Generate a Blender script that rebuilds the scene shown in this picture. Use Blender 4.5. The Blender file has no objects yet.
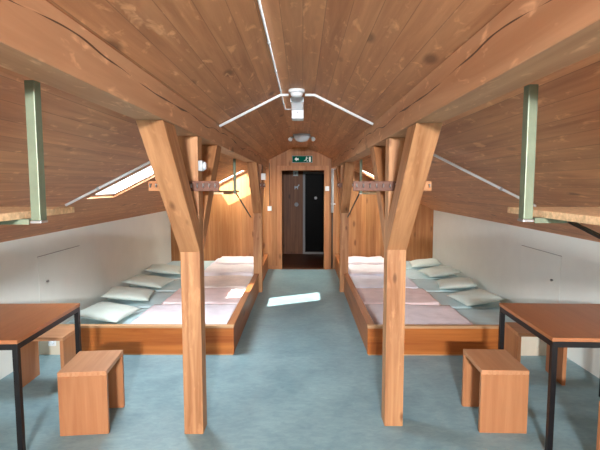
import bpy, bmesh, math, random
from mathutils import Vector, Matrix, noise
random.seed(7)
R = math.radians
S = bpy.context.scene
C = S.collection

# ------------------------------------------------------------------ camera, world, sun, light, exposure
cam = bpy.data.cameras.new('camera')
cam.sensor_width = 36; cam.lens = 27.6; cam.clip_start = 0.02
camo = bpy.data.objects.new('camera', cam); C.objects.link(camo)
camo.location = (0, 0, 1.68)
camo.rotation_euler = (R(90 - 5.03), 0, R(0.31))
S.camera = camo

w = bpy.data.worlds.new('world'); S.world = w; w.use_nodes = True
wn = w.node_tree; bg = wn.nodes['Background']
bg.inputs[0].default_value = (0.86, 0.93, 1.0, 1); bg.inputs[1].default_value = 3.0

def light(kind, name, loc, direction, energy, color=(1, 1, 1), **kw):
    l = bpy.data.lights.new(name, kind); l.energy = energy; l.color = color
    for k, v in kw.items(): setattr(l, k, v)
    o = bpy.data.objects.new(name, l); C.objects.link(o); o.location = loc
    o.rotation_euler = Vector(direction).to_track_quat('-Z', 'Y').to_euler()
    return o
light('SUN', 'sun', (0, 0, 8), (.63, 1.27, -1), 22.0, (1.0, .95, .86), angle=R(.6))
NL = Vector((.447, 0, -.894)); NR = Vector((-.447, 0, -.894))
# daylight falling in through each roof window (placed just outside the pane)
light('AREA', 'daylight', (-1.43 - .10, 4.28, 1.765 + .20), NL, 62, (.84, .92, 1.0), shape='RECTANGLE', size=.8, size_y=.62)
light('AREA', 'daylight', (-1.41 - .10, 8.70, 1.78 + .20), NL, 36, (1.0, .93, .80), shape='RECTANGLE', size=.62, size_y=.55)
light('AREA', 'daylight', (1.38 + .10, 8.40, 1.77 + .20), NR, 28, (1.0, .95, .86), shape='RECTANGLE', size=.62, size_y=.6)
light('AREA', 'daylight', (-1.52 - .10, -.9, 1.72 + .20), NL, 60, (.84, .92, 1.0), shape='RECTANGLE', size=.62, size_y=.62)  # added roof window behind the camera, unseen, for more fill light
light('AREA', 'daylight', (1.47 + .10, -.9, 1.72 + .20), NR, 60, (.84, .92, 1.0), shape='RECTANGLE', size=.62, size_y=.62)  # its added twin on the right slope, likewise unseen
# unseen window added in the gable behind the camera, height set by shelf shadows
light('AREA', 'daylight', (0, -2.72, 2.19), (0, 1, -.16), 360, (.97, .98, 1.0), shape='RECTANGLE', size=.4, size_y=.12)

S.view_settings.view_transform = 'Standard'; S.view_settings.look = 'None'
S.view_settings.exposure = 0.48; S.view_settings.gamma = 1.0; S.view_settings.use_curve_mapping = False
S.cycles.use_denoising = True
S.cycles.max_bounces = 8; S.cycles.diffuse_bounces = 5
S.cycles.sample_clamp_indirect = 6.0

# ------------------------------------------------------------------ materials
def srgb(r, g, b):
    f = lambda c: (c / 255 / 12.92) if c / 255 <= .04045 else ((c / 255 + .055) / 1.055) ** 2.4
    return (f(r), f(g), f(b), 1)

class NT:
    def __init__(s, name):
        s.m = bpy.data.materials.new(name); s.m.use_nodes = True
        s.t = s.m.node_tree; s.b = s.t.nodes['Principled BSDF']
    def n(s, typ, ins=None, **kw):
        nd = s.t.nodes.new(typ)
        for k, v in kw.items(): setattr(nd, k, v)
        for k, v in (ins or {}).items():
            if hasattr(v, 'default_value') or isinstance(v, bpy.types.NodeSocket): s.t.links.new(v, nd.inputs[k])
            else: nd.inputs[k].default_value = v
        return nd
    def math(s, op, a, b=0.0, c=0.0):
        return s.n('ShaderNodeMath', {0: a, 1: b, 2: c}, operation=op).outputs[0]
    def mix(s, f, a, b, mode='MIX'):
        nd = s.n('ShaderNodeMix', data_type='RGBA', blend_type=mode)
        for k, v in ((0, f), (6, a), (7, b)):
            if isinstance(v, bpy.types.NodeSocket): s.t.links.new(v, nd.inputs[k])
            else: nd.inputs[k].default_value = v
        return nd.outputs[2]
    def ramp(s, f, stops):
        nd = s.n('ShaderNodeValToRGB', {0: f}); e = nd.color_ramp.elements
        while len(e) < len(stops): e.new(.5)
        for i, (p, c) in enumerate(stops): e[i].position = p; e[i].color = c
        return nd.outputs[0]
    def link(s, a, b): s.t.links.new(a, b)

def coords(k, rnd=True):
    tc = k.n('ShaderNodeTexCoord')
    if not rnd: return tc.outputs['Object']
    oi = k.n('ShaderNodeObjectInfo')
    off = k.n('ShaderNodeVectorMath', {0: (17.3, 9.1, 5.7), 3: k.math('MULTIPLY', oi.outputs['Random'], 3.0)}, operation='SCALE')
    return k.n('ShaderNodeVectorMath', {0: tc.outputs['Object'], 1: off.outputs[0]}, operation='ADD').outputs[0]

def wood(name, light_c, dark_c, axis='Z', rough=.6, grain=26, knots=True, board=None, board_off=0.0, scuff=0.0,
         seam=.035, knot_scale=4.2, vary=.5, crack=None, spec=.3, knot_c=None, rot=0.0):
    """axis = grain direction; board = (axis across the boards, width)"""
    def aged(c):                      # seasoned timber: a shade darker and yellower than fresh wood
        return (c[0] * .86, c[1] * .86, c[2] * .82, 1)
    light_c, dark_c = aged(light_c), aged(dark_c)
    k = NT(name); rnd = board is None
    co = coords(k, rnd)
    if rot: co = k.n('ShaderNodeMapping', {0: co, 2: (rot, 0, 0)}).outputs[0]
    ax = 'XYZ'.index(axis)
    sc = [1.0, 1.0, 1.0]; sc[ax] = .055
    if board:
        sep = k.n('ShaderNodeSeparateXYZ', {0: co})
        u = k.math('DIVIDE', k.math('ADD', sep.outputs['XYZ'.index(board[0])], board_off + 50 * board[1]), board[1])
        cell = k.math('FLOOR', u); fr = k.math('FRACT', u)
        wnz = k.n('ShaderNodeTexWhiteNoise', {'W': cell}, noise_dimensions='1D')
        offv = k.n('ShaderNodeVectorMath', {0: (3.1, 7.7, 5.3), 3: k.math('MULTIPLY', wnz.outputs[0], 9.0)}, operation='SCALE')
        co2 = k.n('ShaderNodeVectorMath', {0: co, 1: offv.outputs[0]}, operation='ADD').outputs[0]
    else: co2 = co
    mp = k.n('ShaderNodeMapping', {0: co2, 3: sc}).outputs[0]
    n1 = k.n('ShaderNodeTexNoise', {'Vector': mp, 'Scale': grain, 'Detail': 5.0, 'Roughness': .6, 'Distortion': .6})
    n2 = k.n('ShaderNodeTexNoise', {'Vector': mp, 'Scale': grain * .22, 'Detail': 2.0, 'Distortion': 1.2})
    f = k.math('ADD', k.math('MULTIPLY', n1.outputs[0], .55), k.math('MULTIPLY', n2.outputs[0], .45))
    col = k.ramp(f, [(.36, dark_c), (.62, light_c)])
    if board:
        tint = k.math('ADD', 1 - vary / 2, k.math('MULTIPLY', wnz.outputs[0], vary))
        tc3 = k.n('ShaderNodeCombineXYZ', {0: tint, 1: tint, 2: tint}).outputs[0]
        col = k.mix(1.0, col, tc3, 'MULTIPLY')
    if knots:
        s2 = [1.0, 1.0, 1.0]; s2[ax] = .42
        mk = k.n('ShaderNodeMapping', {0: co2, 3: s2}).outputs[0]
        vo = k.n('ShaderNodeTexVoronoi', {'Vector': mk, 'Scale': knot_scale})
        kn = k.n('ShaderNodeMapRange', {0: vo.outputs['Distance'], 1: .06, 2: .15, 3: .8, 4: 0.0}).outputs[0]
        col = k.mix(kn, col, knot_c or tuple(c * .45 for c in dark_c[:3]) + (1,))
    if scuff:
        s3 = [2.2, 2.2, 2.2]; s3[ax] = .75
        ms = k.n('ShaderNodeMapping', {0: co2, 3: s3}).outputs[0]
        ns = k.n('ShaderNodeTexNoise', {'Vector': ms, 'Scale': 8.5, 'Detail': 3.0, 'Roughness': .6, 'Distortion': .5})
        sf = k.n('ShaderNodeMapRange', {0: ns.outputs[0], 1: .585, 2: .70, 3: 0.0, 4: scuff}).outputs[0]
        col = k.mix(sf, col, tuple(min(1, c * 1.9 + .03) for c in light_c[:3]) + (1,))
    if board:
        lo = k.math('LESS_THAN', fr, seam)
        col = k.mix(k.math('MULTIPLY', lo, .45), col, tuple(c * .25 for c in dark_c[:3]) + (1,))
    bump_h = n1.outputs[0]
    if crack:
        # a drying crack running along the beam: (height, amplitude, half width)
        sp = k.n('ShaderNodeSeparateXYZ', {0: k.n('ShaderNodeTexCoord').outputs['Object']})
        ny = k.n('ShaderNodeTexNoise', {'W': sp.outputs[1], 'Scale': 1.1, 'Detail': 1.5, 'Roughness': .5}, noise_dimensions='1D')
        nw = k.n('ShaderNodeTexNoise', {'W': sp.outputs[1], 'Scale': 3.0, 'Detail': 1.0}, noise_dimensions='1D')
        ln = k.math('ADD', crack[0], k.math('MULTIPLY', k.math('SUBTRACT', ny.outputs[0], .5), crack[1]))
        d = k.math('ABSOLUTE', k.math('SUBTRACT', sp.outputs[2], ln))
        wd = k.math('MULTIPLY', k.math('MAXIMUM', k.math('SUBTRACT', nw.outputs[0], .32), 0.0), crack[2] * 5)
        col = k.mix(k.math('MULTIPLY', k.math('LESS_THAN', d, wd), .85), col, srgb(48, 26, 14))
    k.link(col, k.b.inputs['Base Color'])
    k.b.inputs['Roughness'].default_value = rough
    k.b.inputs['Specular IOR Level'].default_value = spec
    bp = k.n('ShaderNodeBump', {'Strength': .12, 'Distance': .004, 'Height': bump_h})
    k.link(bp.outputs[0], k.b.inputs['Normal'])
    return k.m

def plain(name, c, rough=.5, metal=0.0, spec=.4, mottled=0.0, scale=8.0, emit=None, bump=0.0, bscale=80):
    k = NT(name); b = k.b
    b.inputs['Base Color'].default_value = c; b.inputs['Roughness'].default_value = rough
    b.inputs['Metallic'].default_value = metal; b.inputs['Specular IOR Level'].default_value = spec
    co = coords(k)
    if mottled:
        n = k.n('ShaderNodeTexNoise', {'Vector': co, 'Scale': scale, 'Detail': 4.0, 'Roughness': .6})
        col = k.ramp(n.outputs[0], [(.35, tuple(x * (1 - mottled) for x in c[:3]) + (1,)), (.65, tuple(min(1, x * (1 + mottled)) for x in c[:3]) + (1,))])
        k.link(col, b.inputs['Base Color'])
    if bump:
        n = k.n('ShaderNodeTexNoise', {'Vector': co, 'Scale': bscale, 'Detail': 3.0})
        bp = k.n('ShaderNodeBump', {'Strength': bump, 'Distance': .005, 'Height': n.outputs[0]})
        k.link(bp.outputs[0], b.inputs['Normal'])
    if emit:
        b.inputs['Emission Color'].default_value = emit[0]; b.inputs['Emission Strength'].default_value = emit[1]
    return k.m

def floor_mat():
    k = NT('teal_linoleum'); co = coords(k, False)
    a = k.n('ShaderNodeTexNoise', {'Vector': co, 'Scale': 2.2, 'Detail': 6.0, 'Roughness': .62, 'Distortion': .5})
    st = k.n('ShaderNodeMapping', {0: co, 3: (7.0, 14.0, 1.0)}).outputs[0]
    b = k.n('ShaderNodeTexNoise', {'Vector': st, 'Scale': 1.6, 'Detail': 5.0, 'Roughness': .7, 'Distortion': 1.0})
    f = k.math('ADD', k.math('MULTIPLY', a.outputs[0], .6), k.math('MULTIPLY', b.outputs[0], .4))
    col = k.ramp(f, [(.36, srgb(108, 138, 146)), (.5, srgb(124, 153, 160)), (.66, srgb(142, 170, 174))])
    k.link(col, k.b.inputs['Base Color'])
    rr = k.n('ShaderNodeMapRange', {0: a.outputs[0], 1: .3, 2: .7, 3: .38, 4: .55}).outputs[0]
    k.link(rr, k.b.inputs['Roughness']); k.b.inputs['Specular IOR Level'].default_value = .4
    return k.m

def glass_mat():
    k = NT('window_glass'); t = k.t
    tr = k.n('ShaderNodeBsdfTransparent', {0: (.96, .98, .98, 1)}); gl = k.n('ShaderNodeBsdfGlossy', {1: .02})
    mx = k.n('ShaderNodeMixShader', {0: .04, 1: tr.outputs[0], 2: gl.outputs[0]})
    k.link(mx.outputs[0], t.nodes['Material Output'].inputs[0]); return k.m

CW_L, CW_D = srgb(184, 126, 88), srgb(140, 90, 60)
M = {
 'ceil': wood('ceiling_boards', srgb(214, 148, 104), srgb(176, 113, 76), 'Y', .5, 24, True, ('X', .094), 0, .42, vary=.2, seam=.03),
 'wallboard': wood('wall_boards', srgb(192, 134, 86), srgb(158, 100, 58), 'Z', .5, 26, True, ('X', .098), .02, 0, vary=.28),
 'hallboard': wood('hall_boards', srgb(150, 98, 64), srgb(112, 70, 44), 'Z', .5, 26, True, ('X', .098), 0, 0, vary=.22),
 'hallfloor': wood('hall_floor_boards', srgb(128, 72, 44), srgb(94, 50, 30), 'X', .4, 20, False, ('Y', .12), 0, 0, vary=.25),
 'beam': wood('beam_timber', srgb(204, 154, 118), srgb(176, 124, 90), 'Y', .55, 14, True, None, scuff=.4, crack=(2.095, .13, .0028), knot_scale=3.4),
 'post': wood('post_timber', srgb(204, 152, 108), srgb(156, 104, 68), 'Z', .55, 26, True, None, scuff=.15, knot_scale=8.0),
 'brace': wood('brace_timber', srgb(194, 140, 98), srgb(152, 100, 64), 'Z', .55, 26, True, None, scuff=.15, knot_scale=6.5, rot=-R(42)),
 'brace_far': wood('brace_timber', srgb(194, 140, 98), srgb(152, 100, 64), 'Z', .55, 26, True, None, scuff=.15, knot_scale=6.5, rot=R(42)),
 'bedwood': wood('bed_timber', srgb(198, 120, 58), srgb(158, 84, 34), 'X', .42, 20, True, None, knot_scale=3.6),
 'bedrail': wood('bed_rail_timber', srgb(178, 114, 68), srgb(142, 82, 46), 'Y', .42, 20, True, None, knot_scale=3.6),
 'bedtop': wood('bed_top_timber', srgb(214, 172, 132), srgb(188, 140, 100), 'X', .45, 22, True, None),
 'deck': wood('deck_timber', srgb(196, 142, 90), srgb(166, 110, 64), 'X', .5, 20, True, ('Y', .14), 0, 0),
 'beech_z': wood('beech_panel', srgb(188, 132, 92), srgb(170, 112, 76), 'Z', .4, 30, False, None),
 'beech_y': wood('beech_seat', srgb(206, 152, 114), srgb(188, 132, 94), 'Y', .4, 30, False, None),
 'tabletop': wood('table_top_wood', srgb(182, 118, 76), srgb(164, 100, 62), 'Y', .32, 26, False, None, spec=.5),
 'rack': wood('rack_wood', srgb(128, 82, 62), srgb(96, 60, 46), 'X', .5, 22, False, None),
 'rackend': wood('rack_end_wood', srgb(206, 146, 100), srgb(176, 114, 74), 'X', .5, 22, False, None),
 'particle': plain('particle_board', srgb(214, 180, 140), .8, 0, .2, .22, 60, bump=.3),
 'door': wood('door_trim_wood', srgb(206, 144, 96), srgb(170, 110, 68), 'Z', .5, 24, True, None),
 'white': plain('white_wall_paint', srgb(222, 226, 220), .7, 0, .2, .02, 3, bump=.03, bscale=200),
 'panelwhite': plain('pale_panel', srgb(206, 196, 176), .6, 0, .3, .03, 5),
 'plastic': plain('white_plastic', srgb(222, 224, 226), .4),
 'plasticgrey': plain('grey_plastic', srgb(168, 172, 174), .35),
 'lens': plain('frosted_lens', srgb(205, 215, 222), .15, 0, .6),
 'black': plain('black_steel', srgb(26, 24, 26), .4, .3),
 'greensteel': plain('green_grey_steel', srgb(104, 114, 94), .45, .25, .4, .12, 14),
 'steel': plain('galvanised_steel', srgb(186, 188, 190), .3, .85),
 'grey': plain('grey_frame', srgb(140, 140, 138), .5),
 'frame': plain('white_window_frame', srgb(196, 192, 186), .45),
 'sheet': plain('pale_blue_sheet', srgb(200, 222, 226), .85, 0, .15, .04, 6, bump=.12, bscale=60),
 'pillow': plain('pale_green_pillowcase', srgb(212, 224, 216), .85, 0, .15, .03, 6, bump=.1, bscale=50),
 'blank_pink': plain('pink_blanket', srgb(240, 230, 236), .9, 0, .1, .05, 8, bump=.2, bscale=70),
 'blank_rose': plain('rose_blanket', srgb(240, 218, 218), .9, 0, .1, .05, 8, bump=.2, bscale=70),
 'blank_white': plain('white_blanket', srgb(240, 234, 238), .9, 0, .1, .03, 8, bump=.2, bscale=70),
 'blank_lilac': plain('lilac_white_blanket', srgb(236, 236, 248), .9, 0, .1, .03, 8, bump=.2, bscale=70),
 'blank_beige': plain('beige_pink_blanket', srgb(240, 226, 220), .9, 0, .1, .05, 8, bump=.2, bscale=70),
 'floor': floor_mat(), 'glass': glass_mat(),
 'green': plain('exit_green', srgb(0, 92, 74), .8, 0, .1),
 'signwhite': plain('sign_white', srgb(225, 240, 236), .4),
 'darkglass': plain('dark_glass', srgb(9, 8, 8), .35, 0, .02),
 'darkhall': plain('dark_room', srgb(30, 26, 24), .8),
 'cable': plain('dark_cable', srgb(40, 30, 26), .6),
 'foam': plain('mattress_side', srgb(170, 190, 196), .9),
 'reddish': plain('red_sticker', srgb(150, 40, 36), .5),
}

# ------------------------------------------------------------------ mesh helpers
def box(bm, x0, x1, y0, y1, z0, z1, mat=None, bev=0.0):
    vs = [bm.verts.new((x, y, z)) for z in (z0, z1) for y in (y0, y1) for x in (x0, x1)]
    fs = []
    for idx in ((0, 2, 3, 1), (4, 5, 7, 6), (0, 1, 5, 4), (2, 6, 7, 3), (0, 4, 6, 2), (1, 3, 7, 5)):
        fs.append(bm.faces.new([vs[i] for i in idx]))
    if mat is not None:
        for v in vs: v.co = mat @ v.co
    if bev:
        es = {e for f in fs for e in f.edges}
        bmesh.ops.bevel(bm, geom=list(es), offset=bev, segments=2, affect='EDGES', profile=.6)
    return bm

def prism(bm, pts, a0, a1, axis='X', bev=0.0):
    """polygon pts in the two other axes, extruded along axis from a0 to a1"""
    def P(p, a):
        return {'X': (a, p[0], p[1]), 'Y': (p[0], a, p[1]), 'Z': (p[0], p[1], a)}[axis]
    A = [bm.verts.new(P(p, a0)) for p in pts]; B = [bm.verts.new(P(p, a1)) for p in pts]
    fs = [bm.faces.new(A), bm.faces.new(B[::-1])]
    n = len(pts)
    for i in range(n): fs.append(bm.faces.new((A[i], B[i], B[(i + 1) % n], A[(i + 1) % n])))
    bmesh.ops.recalc_face_normals(bm, faces=fs)
    if bev:
        es = {e for f in fs for e in f.edges}
        bmesh.ops.bevel(bm, geom=list(es), offset=bev, segments=2, affect='EDGES', profile=.6)
    return bm

def bar(bm, p, q, w_, h_, bev=0.0):
    """rectangular bar from p to q"""
    p, q = Vector(p), Vector(q); d = q - p; L = d.length
    m = Matrix.Translation(p) @ d.to_track_quat('Z', 'Y').to_matrix().to_4x4()
    return box(bm, -w_ / 2, w_ / 2, -h_ / 2, h_ / 2, 0, L, m, bev)

def tube(bm, pts, r, n=10, caps=True):
    pts = [Vector(p) for p in pts]; rings = []
    for i, p in enumerate(pts):
        d = (pts[min(i + 1, len(pts) - 1)] - pts[max(i - 1, 0)]).normalized()
        q = d.to_track_quat('Z', 'Y')
        rr = r[i] if isinstance(r, (list, tuple)) else r
        rings.append([bm.verts.new(p + q @ Vector((rr * math.cos(a), rr * math.sin(a), 0))) for a in [2 * math.pi * j / n for j in range(n)]])
    for a, b in zip(rings, rings[1:]):
        for j in range(n):
            f = bm.faces.new((a[j], a[(j + 1) % n], b[(j + 1) % n], b[j])); f.smooth = True
    if caps: bm.faces.new(rings[0][::-1]); bm.faces.new(rings[-1])
    return bm

def lathe(bm, prof, loc=(0, 0, 0), n=28, axis='Z'):
    rings = []
    for r, z in prof:
        rg = []
        for j in range(n):
            a = 2 * math.pi * j / n; c = (r * math.cos(a), r * math.sin(a), z)
            if axis == 'Y': c = (c[0], c[2], c[1])
            rg.append(bm.verts.new(Vector(c) + Vector(loc)))
        rings.append(rg)
    for a, b in zip(rings, rings[1:]):
        for j in range(n):
            f = bm.faces.new((a[j], a[(j + 1) % n], b[(j + 1) % n], b[j])); f.smooth = True
    bm.faces.new(rings[0]); bm.faces.new(rings[-1][::-1])
    bmesh.ops.recalc_face_normals(bm, faces=bm.faces)
    return bm

def obj(name, bm, mat, parent=None, loc=None, rot=None):
    me = bpy.data.meshes.new(name); bm.normal_update(); bm.to_mesh(me); bm.free()
    me.materials.append(M[mat] if isinstance(mat, str) else mat)
    o = bpy.data.objects.new(name, me); C.objects.link(o)
    if parent: o.parent = parent
    if loc: o.location = loc
    if rot: o.rotation_euler = rot
    return o

def tag(o, label, cat, group=None, kind=None):
    o['label'] = label; o['category'] = cat
    if group: o['group'] = group
    if kind: o['kind'] = kind
    return o

def thing(name, label, cat, loc=(0, 0, 0), rotz=0.0, group=None):
    o = bpy.data.objects.new(name, None); C.objects.link(o); o.empty_display_size = .1
    o.location = loc; o.rotation_euler = (0, 0, rotz)
    return tag(o, label, cat, group)

def struct(name, bm, mat, parent=None):
    o = obj(name, bm, mat, parent)
    if not parent: o['kind'] = 'structure'
    return o

def dup(root, loc, rotz, label):
    r = root.copy(); C.objects.link(r); r.location = loc; r.rotation_euler = (0, 0, rotz); r['label'] = label
    for ch in list(root.children):
        c = ch.copy(); C.objects.link(c); c.parent = r
        for g in list(ch.children):
            d = g.copy(); C.objects.link(d); d.parent = c
    return r
B = bmesh.new

# ------------------------------------------------------------------ the room shell
XL, XR = -2.61, 2.58            # knee walls
YF, YB = -2.8, 9.05             # gable behind the camera, partition with the door
KL, KR, ZK = -.175, .095, 1.18  # ridge flat and knee wall height
ZR = 2.40
TH = .055
def zc(x):
    if x < KL: return ZK + (x - XL) / (KL - XL) * (ZR - ZK)
    if x > KR: return ZK + (XR - x) / (XR - KR) * (ZR - ZK)
    return ZR
struct('floor', box(B(), XL - .1, XR + .1, YF - .1, YB, -.12, 0), 'floor')

# roof windows: (x0, x1, y0, y1)
SKY = [(-1.86, -.97, 3.95, 4.55), (-1.72, -1.10, 8.46, 9.0), (1.06, 1.70, 8.10, 8.70),
       (-1.84, -1.20, -1.22, -.58), (1.16, 1.80, -1.22, -.58)]  # last pair is unseen, added behind the camera to brighten the room
def ceiling_mesh():
    bm = B()
    xs = sorted({XL - .08, XL, KL, KR, XR, XR + .08} | {s[0] for s in SKY} | {s[1] for s in SKY})
    ys = sorted({YF - .1, YB} | {s[2] for s in SKY} | {s[3] for s in SKY})
    def z(x):
        if x < XL: return ZK - (XL - x) * (ZR - ZK) / (KL - XL)
        if x > XR: return ZK - (x - XR) * (ZR - ZK) / (XR - KR)
        return zc(x)
    V = {(i, j): bm.verts.new((x, y, z(x))) for i, x in enumerate(xs) for j, y in enumerate(ys)}
    for i in range(len(xs) - 1):
        for j in range(len(ys) - 1):
            cx, cy = (xs[i] + xs[i + 1]) / 2, (ys[j] + ys[j + 1]) / 2
            if any(s[0] < cx < s[1] and s[2] < cy < s[3] for s in SKY): continue
            bm.faces.new((V[i, j], V[i, j + 1], V[i + 1, j + 1], V[i + 1, j]))
    return bm
c = struct('ceiling', ceiling_mesh(), 'ceil')
sm = c.modifiers.new('thickness', 'SOLIDIFY'); sm.thickness = TH; sm.offset = -1
# check of the extrude direction is done by mesh normals: faces look down, so the slab grows upward

def roof_window(n, s):
    x0, x1, y0, y1 = s
    side = 1 if x0 > 0 else -1
    ang = math.atan((ZR - ZK) / (KL - XL)) if side < 0 else -math.atan((ZR - ZK) / (XR - KR))
    cx = (x0 + x1) / 2; L = (x1 - x0) / math.cos(ang)
    base = Matrix.Translation((cx, (y0 + y1) / 2, zc(cx))) @ Matrix.Rotation(-ang, 4, 'Y')
    hx, hy = L / 2, (y1 - y0) / 2
    bm = B(); f = .03; z0, z1 = TH - .03, TH + .03
    box(bm, -hx - .02, -hx + f, -hy - .02, hy + .02, z0, z1, base, .004); box(bm, hx - f, hx + .02, -hy - .02, hy + .02, z0, z1, base, .004)
    box(bm, -hx + f, hx - f, -hy - .02, -hy + f, z0, z1, base, .004); box(bm, -hx + f, hx - f, hy - f, hy + .02, z0, z1, base, .004)
    fr = struct('window_%d' % n, bm, 'frame')
    g = B(); box(g, -hx + f, hx - f, -hy + f, hy - f, TH + .005, TH + .013, base)
    obj('window_pane', g, 'glass', fr)
for i, s in enumerate(SKY): roof_window(i + 1, s)

# knee walls, each one with its access hatch
def knee(name, side, x, hy0, hy1, hz0, hz1):
    a, b = (x - .1, x) if side < 0 else (x, x + .1)
    wl = struct(name, box(B(), a, b, YF - .1, YB, 0, ZK + .005), 'white')
    e = .004; bm = B()
    xi0, xi1 = (x, x + e) if side < 0 else (x - e, x)
    box(bm, xi0, xi1, hy0, hy1, hz0, hz1, None, .0015)
    h = obj('access_hatch', bm, 'white', wl)
    g = B()
    gx0, gx1 = (x, x + .0012) if side < 0 else (x - .0012, x)
    box(g, gx0, gx1, hy0 - .006, hy1 + .006, hz1, hz1 + .007); box(g, gx0, gx1, hy1, hy1 + .004, hz0, hz1)
    obj('hatch_gap', g, 'grey', h)
    k = B(); prof = [(.006, 0), (.006, .01), (.013, .014), (.014, .02), (.008, .026)]
    ky = hy0 + .13
    for (r, t) in prof: pass
    tube(k, [(x - side * (e + t), ky, .70) for r, t in prof], [r for r, t in prof], 14)
    obj('hatch_knob', k, 'grey', h)
    return wl
knee('wall_left', -1, XL, 4.47, 5.32, .31, .965)
knee('wall_right', 1, XR, 4.55, 5.38, .31, .965)

# partition at the far end, with the doorway
DX0, DX1, DZ = -.405, .425, 1.955
bm = B()
prism(bm, [(XL, 0), (DX0, 0), (DX0, DZ), (DX1, DZ), (DX1, 0), (XR, 0), (XR, ZK), (KR, ZR), (KL, ZR), (XL, ZK)], YB, YB + .1, 'Y')
struct('wall_back', bm, 'wallboard')
# gable behind the camera with an added, unseen window to let in light
bm = B()
WX, WZ0, WZ1 = .34, 1.97, 2.27
for poly in ([(XL, 0), (-WX, 0), (-WX, zc(-WX)), (XL, ZK)], [(WX, 0), (XR, 0), (XR, ZK), (WX, zc(WX))], [(-WX, 0), (WX, 0), (WX, WZ0), (-WX, WZ0)],
             [(-WX, WZ1), (WX, WZ1), (WX, zc(WX)), (KR, ZR), (KL, ZR), (-WX, zc(-WX))]):
    prism(bm, poly, YF - .1, YF, 'Y')
struct('wall_front', bm, 'wallboard')
bm = B(); f = .04
for a in ((-WX, -WX + f, WZ0, WZ1), (WX - f, WX, WZ0, WZ1), (-WX + f, WX - f, WZ0, WZ0 + f), (-WX + f, WX - f, WZ1 - f, WZ1)):
    box(bm, a[0], a[1], YF - .08, YF - .02, a[2], a[3])
fr = struct('window_6', bm, 'frame')
obj('window_pane', box(B(), -WX + f, WX - f, YF - .054, YF - .048, WZ0 + f, WZ1 - f), 'glass', fr)

# door trim
t = B(); box(t, DX0 - .09, DX0, YB - .022, YB, 0, DZ + .09, None, .004); box(t, DX1, DX1 + .09, YB - .022, YB, 0, DZ + .09, None, .004)
box(t, DX0, DX1, YB - .022, YB, DZ, DZ + .09, None, .004)
struct('trim_1', t, 'door')
# floor batten across the doorway
struct('trim_2', box(B(), DX0, DX1, YB - .01, YB + .1, 0, .012, None, .003), 'hallfloor')
# gutter board where the knee wall meets the floor behind the beds
struct('baseboard_back', box(B(), -.66, DX0 - .09, YB - .014, YB, 0, .07, None, .003), 'door')

# hallway behind the doorway
HB = 11.1
struct('floor_hallway', box(B(), -.75, .99, YB, HB, -.1, 0), 'hallfloor')
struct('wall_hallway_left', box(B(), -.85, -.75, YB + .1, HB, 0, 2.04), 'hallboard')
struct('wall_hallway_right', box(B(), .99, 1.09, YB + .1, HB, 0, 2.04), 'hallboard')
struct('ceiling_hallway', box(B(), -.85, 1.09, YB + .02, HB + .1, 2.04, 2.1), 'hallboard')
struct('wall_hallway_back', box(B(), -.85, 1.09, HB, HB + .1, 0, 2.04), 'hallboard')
# dark glazed door in the hallway
bm = B()
x0, x1, z1 = .065, .90, 1.93
box(bm, x0 - .055, x0, HB - .05, HB - .001, 0, z1 + .055, None, .004); box(bm, x1, x1 + .055, HB - .05, HB - .001, 0, z1 + .055, None, .004)
box(bm, x0, x1, HB - .05, HB - .001, z1, z1 + .055, None, .004); box(bm, x0, x1, HB - .05, HB - .001, 0, .05, None, .004)
d = struct('door_1', bm, 'grey')
obj('door_leaf', box(B(), x0, x1, HB - .035, HB - .006, .05, z1), 'darkglass', d)
k = B(); lathe(k, [(.012, 0), (.012, -.02), (.03, -.03), (.034, -.045), (.02, -.058)], (.315, HB - .035, 1.36), 18, 'Y')  # small pale round piece on the dark door leaf
obj('pale_round_piece', k, 'plastic', d)

# ------------------------------------------------------------------ timber frame
PL, PR = (-.80, -.66), (.56, .70)
PZ = 1.99
def purlin(x0, x1, label):
    bm = B(); e = .004
    prism(bm, [(x0, PZ), (x1, PZ), (x1, zc(x1) - e), (x0, zc(x0) - e)], YF + .01, YB - .002, 'Y', .004)
    tag(obj('roof_beam', bm, 'beam'), label, 'beam', 'long roof beams')
purlin(*PL, 'long cracked timber roof beam running down the left side of the aisle')
purlin(*PR, 'long cracked timber roof beam running down the right side of the aisle')

def post(x, y, label, foot=.0, hw=.064):
    bm = box(B(), -hw, hw, -hw, hw, foot, PZ - .001, None, .005)
    return tag(obj('timber_post', bm, 'post', None, (x, y, 0)), label, 'post', 'timber posts under the roof beams')
def brace(x, y, s, label):
    """s = -1 leans towards the camera, +1 away; foot on the post face, head under the beam"""
    f = s * .065
    g = lambda t: f + s * t
    bm = B(); prism(bm, [(g(0), 1.24), (g(.735), PZ - .002), (g(.535), PZ - .002), (g(0), 1.43)], -.066, .066, 'X', .004)
    return tag(obj('diagonal_brace', bm, 'brace' if s < 0 else 'brace_far', None, (x, y, 0)), label, 'brace', 'diagonal braces between posts and roof beams')
XPL, XPR = -.733, .636
frames = [(XPL, 3.03, 'left', 'near'), (XPR, 3.14, 'right', 'near'), (-.695, 7.13, 'left', 'far'), (.65, 7.15, 'right', 'far')]
for x, y, sd, nf in frames:
    post(x, y, {'left near': 'large timber post in the left foreground beside the near left stool',
                'right near': 'large timber post in the right foreground beside the near right stool',
                'left far': 'far timber post rising at the edge of the left bed platform',
                'right far': 'far timber post rising at the edge of the right bed platform'}[sd + ' ' + nf])
    for s in (-1, 1):
        brace(x, y, s, 'diagonal brace on the %s %s post, on its side %s' %
              (nf, sd, 'facing the viewer' if s < 0 else 'facing the door'))

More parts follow.
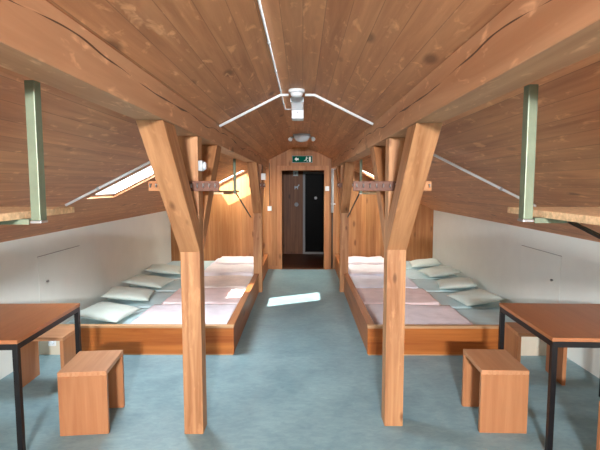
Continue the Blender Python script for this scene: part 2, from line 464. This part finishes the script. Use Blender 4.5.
# coat racks nailed across the posts
for x, y, x0, x1, lb in ((XPL, 2.963, -.25, .20, 'brown coat rack with steel hooks nailed across the near left post'),
                         (XPR, 3.073, -.30, .215, 'brown coat rack with steel hooks nailed across the near right post'),
                         (-.695, 7.058, -.12, .13, 'short coat rack on the far left post'),
                         (.65, 7.078, -.12, .13, 'short coat rack on the far right post')):
    t = thing('coat_rack', lb, 'coat rack', (x, y, 1.67), 0, 'coat racks on the posts')
    e0, e1 = (x0, x0 + .11) if x < 0 else (x1 - .11, x1)
    if x1 - x0 < .4: e0 = e1 = None
    a0, a1 = (x0, x1) if e0 is None else (e1 + .0005, x1) if x < 0 else (x0, e0 - .0005)
    obj('rack_board', box(B(), a0, a1, -.024, -.001, -.032, .032, None, .003), 'rack', t)
    if e0 is not None: obj('rack_end', box(B(), e0, e1, -.026, -.001, -.032, .032, None, .003), 'rackend', t)
    proto = None; n = 12 if x1 - x0 > .4 else 5
    for i in range(n):
        hx = x0 + .02 + (x1 - x0 - .04) * i / (n - 1)
        if proto is None:
            bm = B(); tube(bm, [(0, -.024, .014), (0, -.040, .006), (0, -.050, -.008), (0, -.056, -.002), (0, -.058, .016)], .0035, 6)
            proto = obj('coat_hook', bm, 'steel', t, (hx, 0, 0)); continue
        h = proto.copy(); C.objects.link(h); h.parent = t; h.location = (hx, 0, 0)

# ------------------------------------------------------------------ shelves hung from the beams
def hanger(x, y, zb, side, label, strut_to):
    """L bracket: upright under the beam, arm outward, strut; side = outward direction"""
    t = thing('shelf_bracket', label, 'bracket', (x, y, 0), 0, 'green grey steel shelf brackets')
    u = B(); box(u, -.015, .015, -.018, .018, zb, 1.989, None, .003); obj('upright', u, 'greensteel', t)
    a = B(); L = .62; x0, x1 = (0.022, L) if side > 0 else (-L, -.022)
    box(a, x0, x1, -.016, .020, zb, zb + .004); box(a, x0, x1, -.016, -.012, zb - .012, zb)
    obj('arm', a, 'greensteel', t)
    c_ = B(); box(c_, -.017, .017, -.020, .020, zb - .008, zb, None, .002)
    obj('end_cap', c_, 'steel', t)
    s = B(); bar(s, (side * -.002, .026, zb + .02) if strut_to[1] > 0 else (side * .125, -.03, zb - .006), strut_to, .014, .008)
    obj('strut', s, 'cable', t)
    return t
ZBK = 1.57
hanger(-.812, 1.41, ZBK, -1, 'green grey steel bracket hanging from the left beam at the left edge of the picture', (0.03, -2.2, 1.20))
hanger(.715, 1.475, ZBK, 1, 'green grey steel bracket hanging from the right beam at the right edge of the picture', (-.03, -2.2, 1.20))
hanger(-.825, 5.62, ZBK, -1, 'thin steel bracket under the left beam before the far left post', (.03, 1.43, 1.18))
hanger(.725, 5.75, ZBK, 1, 'thin steel bracket under the right beam before the far right post', (-.03, 1.32, 1.18))
def shelf(x0, x1, y0, y1, label):
    tag(obj('shelf_board', box(B(), x0, x1, y0, y1, ZBK + .0045, ZBK + .027, None, .002), 'particle'), label, 'shelf', 'raw particle board shelves')
shelf(-1.44, -.86, .15, 1.73, 'raw particle board shelf on the bracket at the left edge of the picture')
shelf(.765, 1.33, .15, 1.72, 'raw particle board shelf on the bracket at the right edge of the picture')
shelf(-1.44, -.86, 5.0, 6.25, 'shelf board hanging above the left beds')
shelf(.765, 1.33, 5.15, 6.35, 'shelf board hanging above the right beds')

# ------------------------------------------------------------------ bed platforms
BY0 = 4.41; BH = .298; MT = .175
def platform(side, xi, xs, xw, gy0, gy1, label):
    """xi aisle face, xs where the pale end panel starts, xw knee wall"""
    t = thing('bed_platform', label, 'bed', ((xi + xw) / 2, BY0, 0), 0, 'bed platforms')
    ox = -(xi + xw) / 2; s = side
    def bx(a, b, y0, y1, z0, z1, bev=.004):
        a, b = sorted((a + ox, b + ox)); return box(B(), a, b, y0 - BY0, y1 - BY0, z0, z1, None, bev)
    f = obj('front_board', bx(xi + s * .0, xs, BY0, BY0 + .03, 0.012, BH - .025), 'bedwood', t)
    obj('plinth_strip', bx(xi + s * .01, xs, BY0 + .004, BY0 + .03, 0, .012, 0), 'bedtop', t)
    obj('front_cap', bx(xi + s * .0, xw - s * .002, BY0 - .006, BY0 + .055, BH - .025, BH), 'bedtop', t)
    obj('end_panel', bx(xs + s * .001, xw - s * .002, BY0 + .004, BY0 + .03, 0, BH - .026, .002), 'panelwhite', t)
    e = BY0 + .0305
    for (a, b) in ((e, gy0), (gy1, YB - .002)):
        obj('side_board', bx(xi + s * .008, xi + s * .035, a, b, 0.0, BH - .031), 'bedrail', t)
        obj('side_rail', bx(xi, xi + s * .078, max(a, BY0 + .0555), b, BH - .03, BH), 'bedrail', t)
    obj('deck', bx(xi + s * .09, xw - s * .002, BY0 + .032, YB - .003, .03, .06, 0), 'deck', t)
    return t
platform(-1, -.675, -2.24, XL, 7.055, 7.205, 'long low wooden bed platform along the left wall')
platform(1, .640, 2.12, XR, 7.075, 7.225, 'long low wooden bed platform along the right wall')

def soft_slab(L, W, H, seed, amp=.006, nx=40, ny=22, r=.02, base_amp=0.0):
    """rounded, slightly rumpled slab, centred in x/y, standing on z=0"""
    bm = B(); box(bm, -L / 2, L / 2, -W / 2, W / 2, 0, H)
    bmesh.ops.bevel(bm, geom=list(bm.edges), offset=min(r, H * .45), segments=3, affect='EDGES')
    # cut into a grid so the top can rumple
    for i in range(1, nx):
        g = list(bm.verts) + list(bm.edges) + list(bm.faces)
        bmesh.ops.bisect_plane(bm, geom=g, plane_co=(-L / 2 + L * i / nx, 0, 0), plane_no=(1, 0, 0))
    for i in range(1, ny):
        g = list(bm.verts) + list(bm.edges) + list(bm.faces)
        bmesh.ops.bisect_plane(bm, geom=g, plane_co=(0, -W / 2 + W * i / ny, 0), plane_no=(0, 1, 0))
    for v in bm.verts:
        if v.co.z > H * .5:
            p = v.co
            v.co.z += amp * (noise.noise(Vector((p.x * 4, p.y * 7, seed))) * 1.2 + noise.noise(Vector((p.x * 11, p.y * 16, seed + 5))) * .6)
        v.co.x += base_amp * noise.noise(Vector((v.co.y * 5, v.co.z * 12, seed + 9))) if abs(v.co.x) > L * .47 else 0
        v.co.y += base_amp * .5 * noise.noise(Vector((v.co.x * 4, v.co.z * 12, seed + 3))) if abs(v.co.y) > W * .47 else 0
    for f in bm.faces: f.smooth = True
    return bm
MB = [4.66, 5.535, 6.41, 7.285, 8.16, 9.035]
order = ['nearest', 'second nearest', 'middle', 'second farthest', 'farthest']
def mattress(side, i, xa, xb):
    L = abs(xb - xa) - .006; W = MB[i + 1] - MB[i] - .008
    bm = soft_slab(L, W, MT - .0615, i + side * 7, .004, 20, 10, .022)
    o = obj('mattress', bm, 'sheet', None, ((xa + xb) / 2, (MB[i] + MB[i + 1]) / 2, .0605))
    tag(o, 'pale blue sheeted mattress, %s one on the %s platform' % (order[i], 'left' if side < 0 else 'right'), 'mattress', 'mattresses on the bed platforms')
for i in range(5):
    mattress(-1, i, -2.605, -.762); mattress(1, i, .726, 2.574)

def blanket(side, i, xi, L, specs):
    """specs: list of (material, thickness, dy, width, dx): layers of one folded blanket"""
    yc = (MB[i] + MB[i + 1]) / 2
    sd = 'left' if side < 0 else 'right'
    z = MT + .004
    cols = {'blank_pink': 'pale pink', 'blank_rose': 'rose pink', 'blank_white': 'white', 'blank_lilac': 'lilac white', 'blank_beige': 'beige pink'}
    root = None
    for j, (mt, h, W, l, dx) in enumerate(specs):
        bm = soft_slab(l, W, h, i * 3 + j + side, .013, 24, 14, .022, .012)
        cx = xi + side * (l / 2 + dx)
        if root is None:
            root = obj('folded_blanket', bm, mt, None, (cx, yc, z))
            tag(root, 'folded %s blanket on the %s mattress of the %s bed' % (cols[mt], order[i], sd), 'blanket', 'folded blankets on the beds')
        else:
            o = obj('blanket_fold', bm, mt, root, (cx - root.location.x, 0, z - root.location.z))
        z += h - .002
xl, xr = -.768, .732
# left bed: near to far
blanket(-1, 0, xl, 1.06, [('blank_pink', .045, .84, 1.06, 0)])
blanket(-1, 1, xl, 1.0, [('blank_rose', .05, .84, .98, 0)])
blanket(-1, 2, xl, .9, [('blank_beige', .05, .84, .94, 0)])
blanket(-1, 3, xl, .9, [('blank_white', .055, .83, .92, 0), ('blank_white', .03, .8, .8, .04)])
blanket(-1, 4, xl, .9, [('blank_lilac', .055, .83, .92, 0), ('blank_pink', .04, .78, .8, .03)])
blanket(1, 0, xr, 1.1, [('blank_pink', .045, .84, 1.08, 0)])
blanket(1, 1, xr, 1.0, [('blank_rose', .05, .84, .98, 0)])
blanket(1, 2, xr, .9, [('blank_lilac', .05, .84, .94, 0)])
blanket(1, 3, xr, .9, [('blank_lilac', .055, .83, .92, 0), ('blank_white', .03, .8, .8, .04)])
blanket(1, 4, xr, .9, [('blank_white', .055, .83, .92, 0), ('blank_pink', .04, .78, .8, .03)])

def pillow_mesh(L, W, H, seed):
    bm = B(); n = 20; G = {}
    for s in (1, -1):
        for i in range(n + 1):
            for j in range(n + 1):
                u, v = i / n * 2 - 1, j / n * 2 - 1
                edge = i in (0, n) or j in (0, n)
                if s < 0 and edge: G[s, i, j] = G[1, i, j]; continue
                k_ = ((1 - abs(u) ** 2.6) * (1 - abs(v) ** 2.6)) ** .5
                pull = 1 - .07 * (1 - abs(v) ** 2) * abs(u) ** 4 - .0
                pull2 = 1 - .07 * (1 - abs(u) ** 2) * abs(v) ** 4
                nz = noise.noise(Vector((u * 2.2, v * 2.2, seed))) * .16 + noise.noise(Vector((u * 6, v * 6, seed + 3))) * .05
                z = s * H / 2 * k_ * (1 + nz) if s > 0 else -H / 2 * k_ * .8
                G[s, i, j] = bm.verts.new((u * L / 2 * pull, v * W / 2 * pull2, z + H * .4))
        for i in range(n):
            for j in range(n):
                q = [G[s, i, j], G[s, i + 1, j], G[s, i + 1, j + 1], G[s, i, j + 1]]
                f = bm.faces.new(q if s > 0 else q[::-1]); f.smooth = True
    return bm
lab = ['nearest', 'second nearest', 'third nearest', 'farthest visible']
for side, pts in ((-1, [(-2.18, 5.03, .52, -.14), (-2.26, 5.88, .58, .16), (-2.27, 6.68, .60, -.10), (-2.30, 7.62, .60, .08)]),
                  (1, [(2.18, 5.72, .50, .16), (2.22, 6.55, .52, -.22), (2.24, 7.45, .54, .12), (2.22, 8.26, .54, -.12)])):
    for i, (x, y, L, rz) in enumerate(pts):
        o = obj('pillow', pillow_mesh(L, .54, .118, i * 2.3 + side), 'pillow', None, (x, y, MT + .004), (0, side * -R(7), rz))
        o.location.z += .036
        tag(o, '%s pale green pillow against the %s wall' % (lab[i], 'left' if side < 0 else 'right'), 'pillow', 'pillows on the beds')

# ------------------------------------------------------------------ stools
def stool(label):
    t = thing('stool', label, 'stool', (0, 0, 0), 0, 'beech box stools')
    w_, d_, h_, th = .315, .40, .44, .03
    s = B(); box(s, -w_ / 2, w_ / 2, -d_ / 2, d_ / 2, h_ - th, h_, None, .003); obj('seat', s, 'beech_y', t)
    for sg in (-1, 1):
        y0, y1 = sorted((sg * d_ / 2, sg * (d_ / 2 - th)))
        p = obj('leg_panel', box(B(), -w_ / 2, w_ / 2, y0, y1, 0, h_ - th - .0005, None, .003), 'beech_z', t)
        j = B()
        for q in range(9):   # dovetail fingers let into the seat edge
            cx = -w_ / 2 + w_ * (q + .5) / 9
            yy = sorted((sg * (d_ / 2 - .003), sg * (d_ / 2 + .0006)))
            box(j, cx - .009, cx + .009, yy[0], yy[1], h_ - th - .001, h_ - .002)
        obj('finger_joint', j, 'beech_y', p)
    return t
s0 = stool('near left beech stool, standing alone in front of the left table')
s0.location = (-1.487, 3.15, 0); s0.rotation_euler = (0, 0, R(6))
dup(s0, (1.367, 3.19, 0), R(-2), 'near right beech stool, standing alone in front of the right table')
dup(s0, (-2.155, 3.79, 0), R(92), 'beech stool at the far end of the left table')
dup(s0, (2.02, 3.91, 0), R(85), 'beech stool at the far end of the right table')
dup(s0, (1.865, 2.36, 0), R(0), 'beech stool cut off at the lower right corner, beneath the right table')

# ------------------------------------------------------------------ tables
def table(label, loc, rz, W, D):
    t = thing('table', label, 'table', loc, rz, 'square tables')
    obj('tabletop', box(B(), 0, W, 0, D, .725, .75, None, .003), 'tabletop', t)
    f = .036
    a = B()
    for q in ((f, W - f, 0.003, f), (f, W - f, D - f, D - .003), (.003, f, f, D - f), (W - f, W - .003, f, D - f)):
        box(a, q[0], q[1], q[2], q[3], .688, .7245)
    obj('apron_frame', a, 'black', t)
    for (x, y) in ((.003, .003), (W - f, .003), (.003, D - f), (W - f, D - f)):
        obj('leg', box(B(), x, x + f - .003, y, y + f - .003, 0, .7245, None, .002), 'black', t)
    return t
table('square orange wood table with black steel legs on the right', (1.525, 2.74, 0), R(-1.9), .84, .83)
tl = table('square orange wood table with black steel legs on the left', (-2.545, 2.64, 0), R(2.6), .835, .87)

# ------------------------------------------------------------------ ceiling fittings
def conduit(name, pts, label, r=.0105):
    t = thing(name, label, 'conduit', pts[0])
    bm = B(); tube(bm, [Vector(p) - Vector(pts[0]) for p in pts], r, 10); obj('pipe', bm, 'plastic', t)
    for a, b in zip(pts, pts[1:]):
        a, b = Vector(a), Vector(b); L = (b - a).length; n = int(L / .55)
        d = (b - a).normalized()
        for i in range(n):
            p = a.lerp(b, (i + .5) / n) - Vector(pts[0])
            c_ = B(); tube(c_, [p - d * .009, p + d * .009], r * 1.45, 8); obj('clip', c_, 'plasticgrey', t)
    return t
o = .021
YC = 3.68
conduit('cable_conduit', [(-1.90, YC, zc(-1.90) - o), (-.83, YC, zc(-.83) - o)], 'white conduit on the ceiling beyond the left beam, leading down to the left')
conduit('cable_conduit', [(-.655, YC, zc(-.655) - o), (KL, YC, ZR - o), (-.11, YC, ZR - o)], 'white conduit from the left beam up to the round detector')
conduit('cable_conduit', [(.02, YC, ZR - o), (KR, YC, ZR - o), (.555, YC, zc(.555) - o)], 'white conduit from the round detector down to the right beam')
conduit('cable_conduit', [(.73, YC, zc(.73) - o), (1.87, YC + .02, zc(1.87) - o)], 'white conduit on the ceiling beyond the right beam, leading down to the right')
conduit('cable_conduit', [(-.175, -2.0, ZR - .012), (-.165, 4.42, ZR - .012), (-.10, 4.42, ZR - .012)], 'thin white conduit running along the ridge above the aisle', .006)

t = thing('smoke_detector', 'round white smoke detector on the ridge of the ceiling', 'smoke detector', (-.045, YC - .1, ZR))
bm = B(); lathe(bm, [(.062, -.001), (.062, -.018), (.056, -.024)], n=32); obj('base_plate', bm, 'plastic', t)
bm = B(); lathe(bm, [(.046, -.0245), (.046, -.040), (.036, -.052), (.015, -.056)], n=32); obj('sensor_head', bm, 'plastic', t)
t = thing('emergency_light', 'boxy white emergency light hanging from the ridge behind the detector', 'emergency light', (-.045, 4.30, ZR))
obj('housing', box(B(), -.055, .055, -.02, .14, -.118, -.001, None, .006), 'plastic', t)
obj('diffuser', box(B(), -.056, .056, -.44, -.0205, -.045, -.001, None, .008), 'lens', t)
obj('indicator', box(B(), -.008, .008, -.023, -.0205, -.07, -.055), 'plasticgrey', t)
t = thing('ceiling_lamp', 'dome ceiling lamp with two small spot heads near the exit', 'lamp', (-.01, 6.72, ZR))
bm = B(); lathe(bm, [(.13, -.001), (.13, -.022), (.125, -.026)], n=32); obj('base_plate', bm, 'grey', t)
bm = B(); lathe(bm, [(.115, -.027), (.112, -.05), (.09, -.085), (.06, -.102), (.02, -.11)], n=32); obj('dome', bm, 'lens', t)
for sx in (-1, 1):
    bm = B(); tube(bm, [(sx * .12, -.03, -.04), (sx * .15, -.08, -.07)], .008, 8); tube(bm, [(sx * .15, -.08, -.055), (sx * .165, -.13, -.085)], [.018, .03], 14)
    obj('spot_head', bm, 'plasticgrey', t)

# exit sign above the door
t = thing('exit_sign', 'green emergency exit sign above the doorway', 'sign', (-.005, YB - .001, 2.17))
obj('sign_case', box(B(), -.20, .20, -.04, 0, -.068, .068, None, .005), 'grey', t)
obj('sign_face', box(B(), -.19, .19, -.044, -.0405, -.058, .058), 'green', t)
bm = B(); prism(bm, [(-.15, 0), (-.11, .04), (-.11, .018), (-.07, .018), (-.07, -.018), (-.11, -.018), (-.11, -.04)], -.047, -.0445, 'Y'); obj('arrow', bm, 'signwhite', t)
bm = B(); y0, y1 = -.047, -.0445
lathe(bm, [(.011, -.0445), (.011, -.047)], (.085, 0, .036), 14, 'Y')
prism(bm, [(.07, .022), (.09, .024), (.085, -.008), (.066, -.006)], y0, y1, 'Y')
prism(bm, [(.066, -.006), (.078, -.006), (.06, -.03), (.035, -.034), (.035, -.026), (.055, -.022)], y0, y1, 'Y')
prism(bm, [(.076, -.008), (.087, -.008), (.10, -.028), (.10, -.05), (.09, -.05), (.09, -.03)], y0, y1, 'Y')
prism(bm, [(.09, .022), (.112, .008), (.118, .014), (.094, .03)], y0, y1, 'Y')
obj('running_figure', bm, 'signwhite', t)
obj('door_symbol', box(B(), .13, .165, y0, y1, -.05, .045), 'signwhite', t)

# signs in the hallway
ZH = HB
def sign(name, bm, mat, loc, label, cat='sign'):
    return tag(obj(name, bm, mat, None, loc), label, cat)
t = thing('notice', 'small square white notice high on the hallway wall', 'notice', (-.165, ZH - .001, 1.945))
obj('sheet', box(B(), -.06, .06, -.006, 0, -.06, .06, None, .002), 'signwhite', t)
obj('printed_mark', box(B(), -.015, .015, -.008, -.0065, -.03, .03), 'plasticgrey', t)
bm = B(); prism(bm, [(-.06, -.055), (-.045, -.055), (-.038, -.02), (.0, -.02), (.006, -.055), (.02, -.055), (.022, -.01), (.04, .03), (.06, .04), (.055, .055), (.03, .06), (.01, .02), (-.04, .01), (-.06, .03)], -.006, 0, 'Y')
sign('animal_cutout', bm, 'plasticgrey', (-.13, ZH - .001, 1.62), 'small pale animal shaped cutout on the hallway wall', 'wall decoration')
bm = B(); lathe(bm, [(.05, 0), (.05, -.006)], n=24, axis='Y')
sign('round_plaque', bm, 'grey', (-.145, ZH - .001, 1.20), 'small round grey plaque low on the hallway wall', 'plaque')

# electrics around the doorway and posts
def wall_box(name, loc, label, cat, w_=.08, h_=.08, d_=.03, mat='plastic', detail='rocker'):
    t = thing(name, label, cat, loc)
    obj('case', box(B(), -w_ / 2, w_ / 2, -d_, -.001, -h_ / 2, h_ / 2, None, .006), mat, t)
    if detail == 'rocker': obj('rocker', box(B(), -w_ * .3, w_ * .3, -d_ - .006, -d_ - .0005, -h_ * .3, h_ * .3, None, .003), mat, t)
    else:
        bm = B(); lathe(bm, [(w_ * .32, -d_ - .0005), (w_ * .32, -d_ - .012), (w_ * .22, -d_ - .018)], n=20, axis='Y'); obj(detail, bm, 'lens', t)
    return t
wall_box('light_switch', (-.645, YB, 1.21), 'white light switch on the back wall left of the doorway', 'switch', .08, .09)
bm = B(); tube(bm, [(0, -.008, 0), (0, -.008, .84)], .006, 8); 
tag(obj('cable', bm, 'cable', None, (-.645, YB, 1.26)), 'dark vertical cable running up from the switch left of the doorway', 'cable')
wall_box('light_switch', (.48, YB - .022, 1.60), 'white light switch on the door frame right of the doorway', 'switch', .08, .09)
t = thing('wall_pipe', 'pale grey vertical pipe on the wall right of the doorway', 'pipe', (.585, YB - .03, 0))
bm = B(); tube(bm, [(0, 0, 1.13), (0, 0, 2.13)], .025, 14); obj('pipe', bm, 'plasticgrey', t)
for z in (1.3, 1.98): obj('pipe_clamp', box(B(), -.028, .06, -.024, .026, z - .012, z + .012, None, .003), 'steel', t)
bm = B(); tube(bm, [(0, 0, .02), (0, 0, 1.13)], .014, 12); obj('lower_cable', bm, 'cable', t)
# sensor on the near left post, switch box on the far left post
t = thing('socket_box', 'white round faced socket box on the side of the near left post', 'socket', (-.669, 2.99, 1.80))
obj('case', box(B(), .001, .03, -.032, .032, -.034, .034, None, .007), 'plasticgrey', t)
bm = B(); tube(bm, [(.03, 0, 0), (.042, 0, 0), (.048, 0, 0)], [.026, .026, .018], 20); obj('round_face', bm, 'lens', t)
t = thing('socket_box', 'white box on the side of the far left post', 'socket', (-.631, 7.06, 1.80))
obj('case', box(B(), .001, .07, -.04, .04, -.05, .05, None, .007), 'plastic', t)
obj('cable', box(B(), .02, .028, -.004, .004, .051, .18), 'cable', t)
wall_box('wall_socket', (-2.47, BY0 + .004, .13), 'white wall socket on the pale panel at the end of the left bed', 'socket', .075, .075, .015, 'plastic', 'socket_insert')
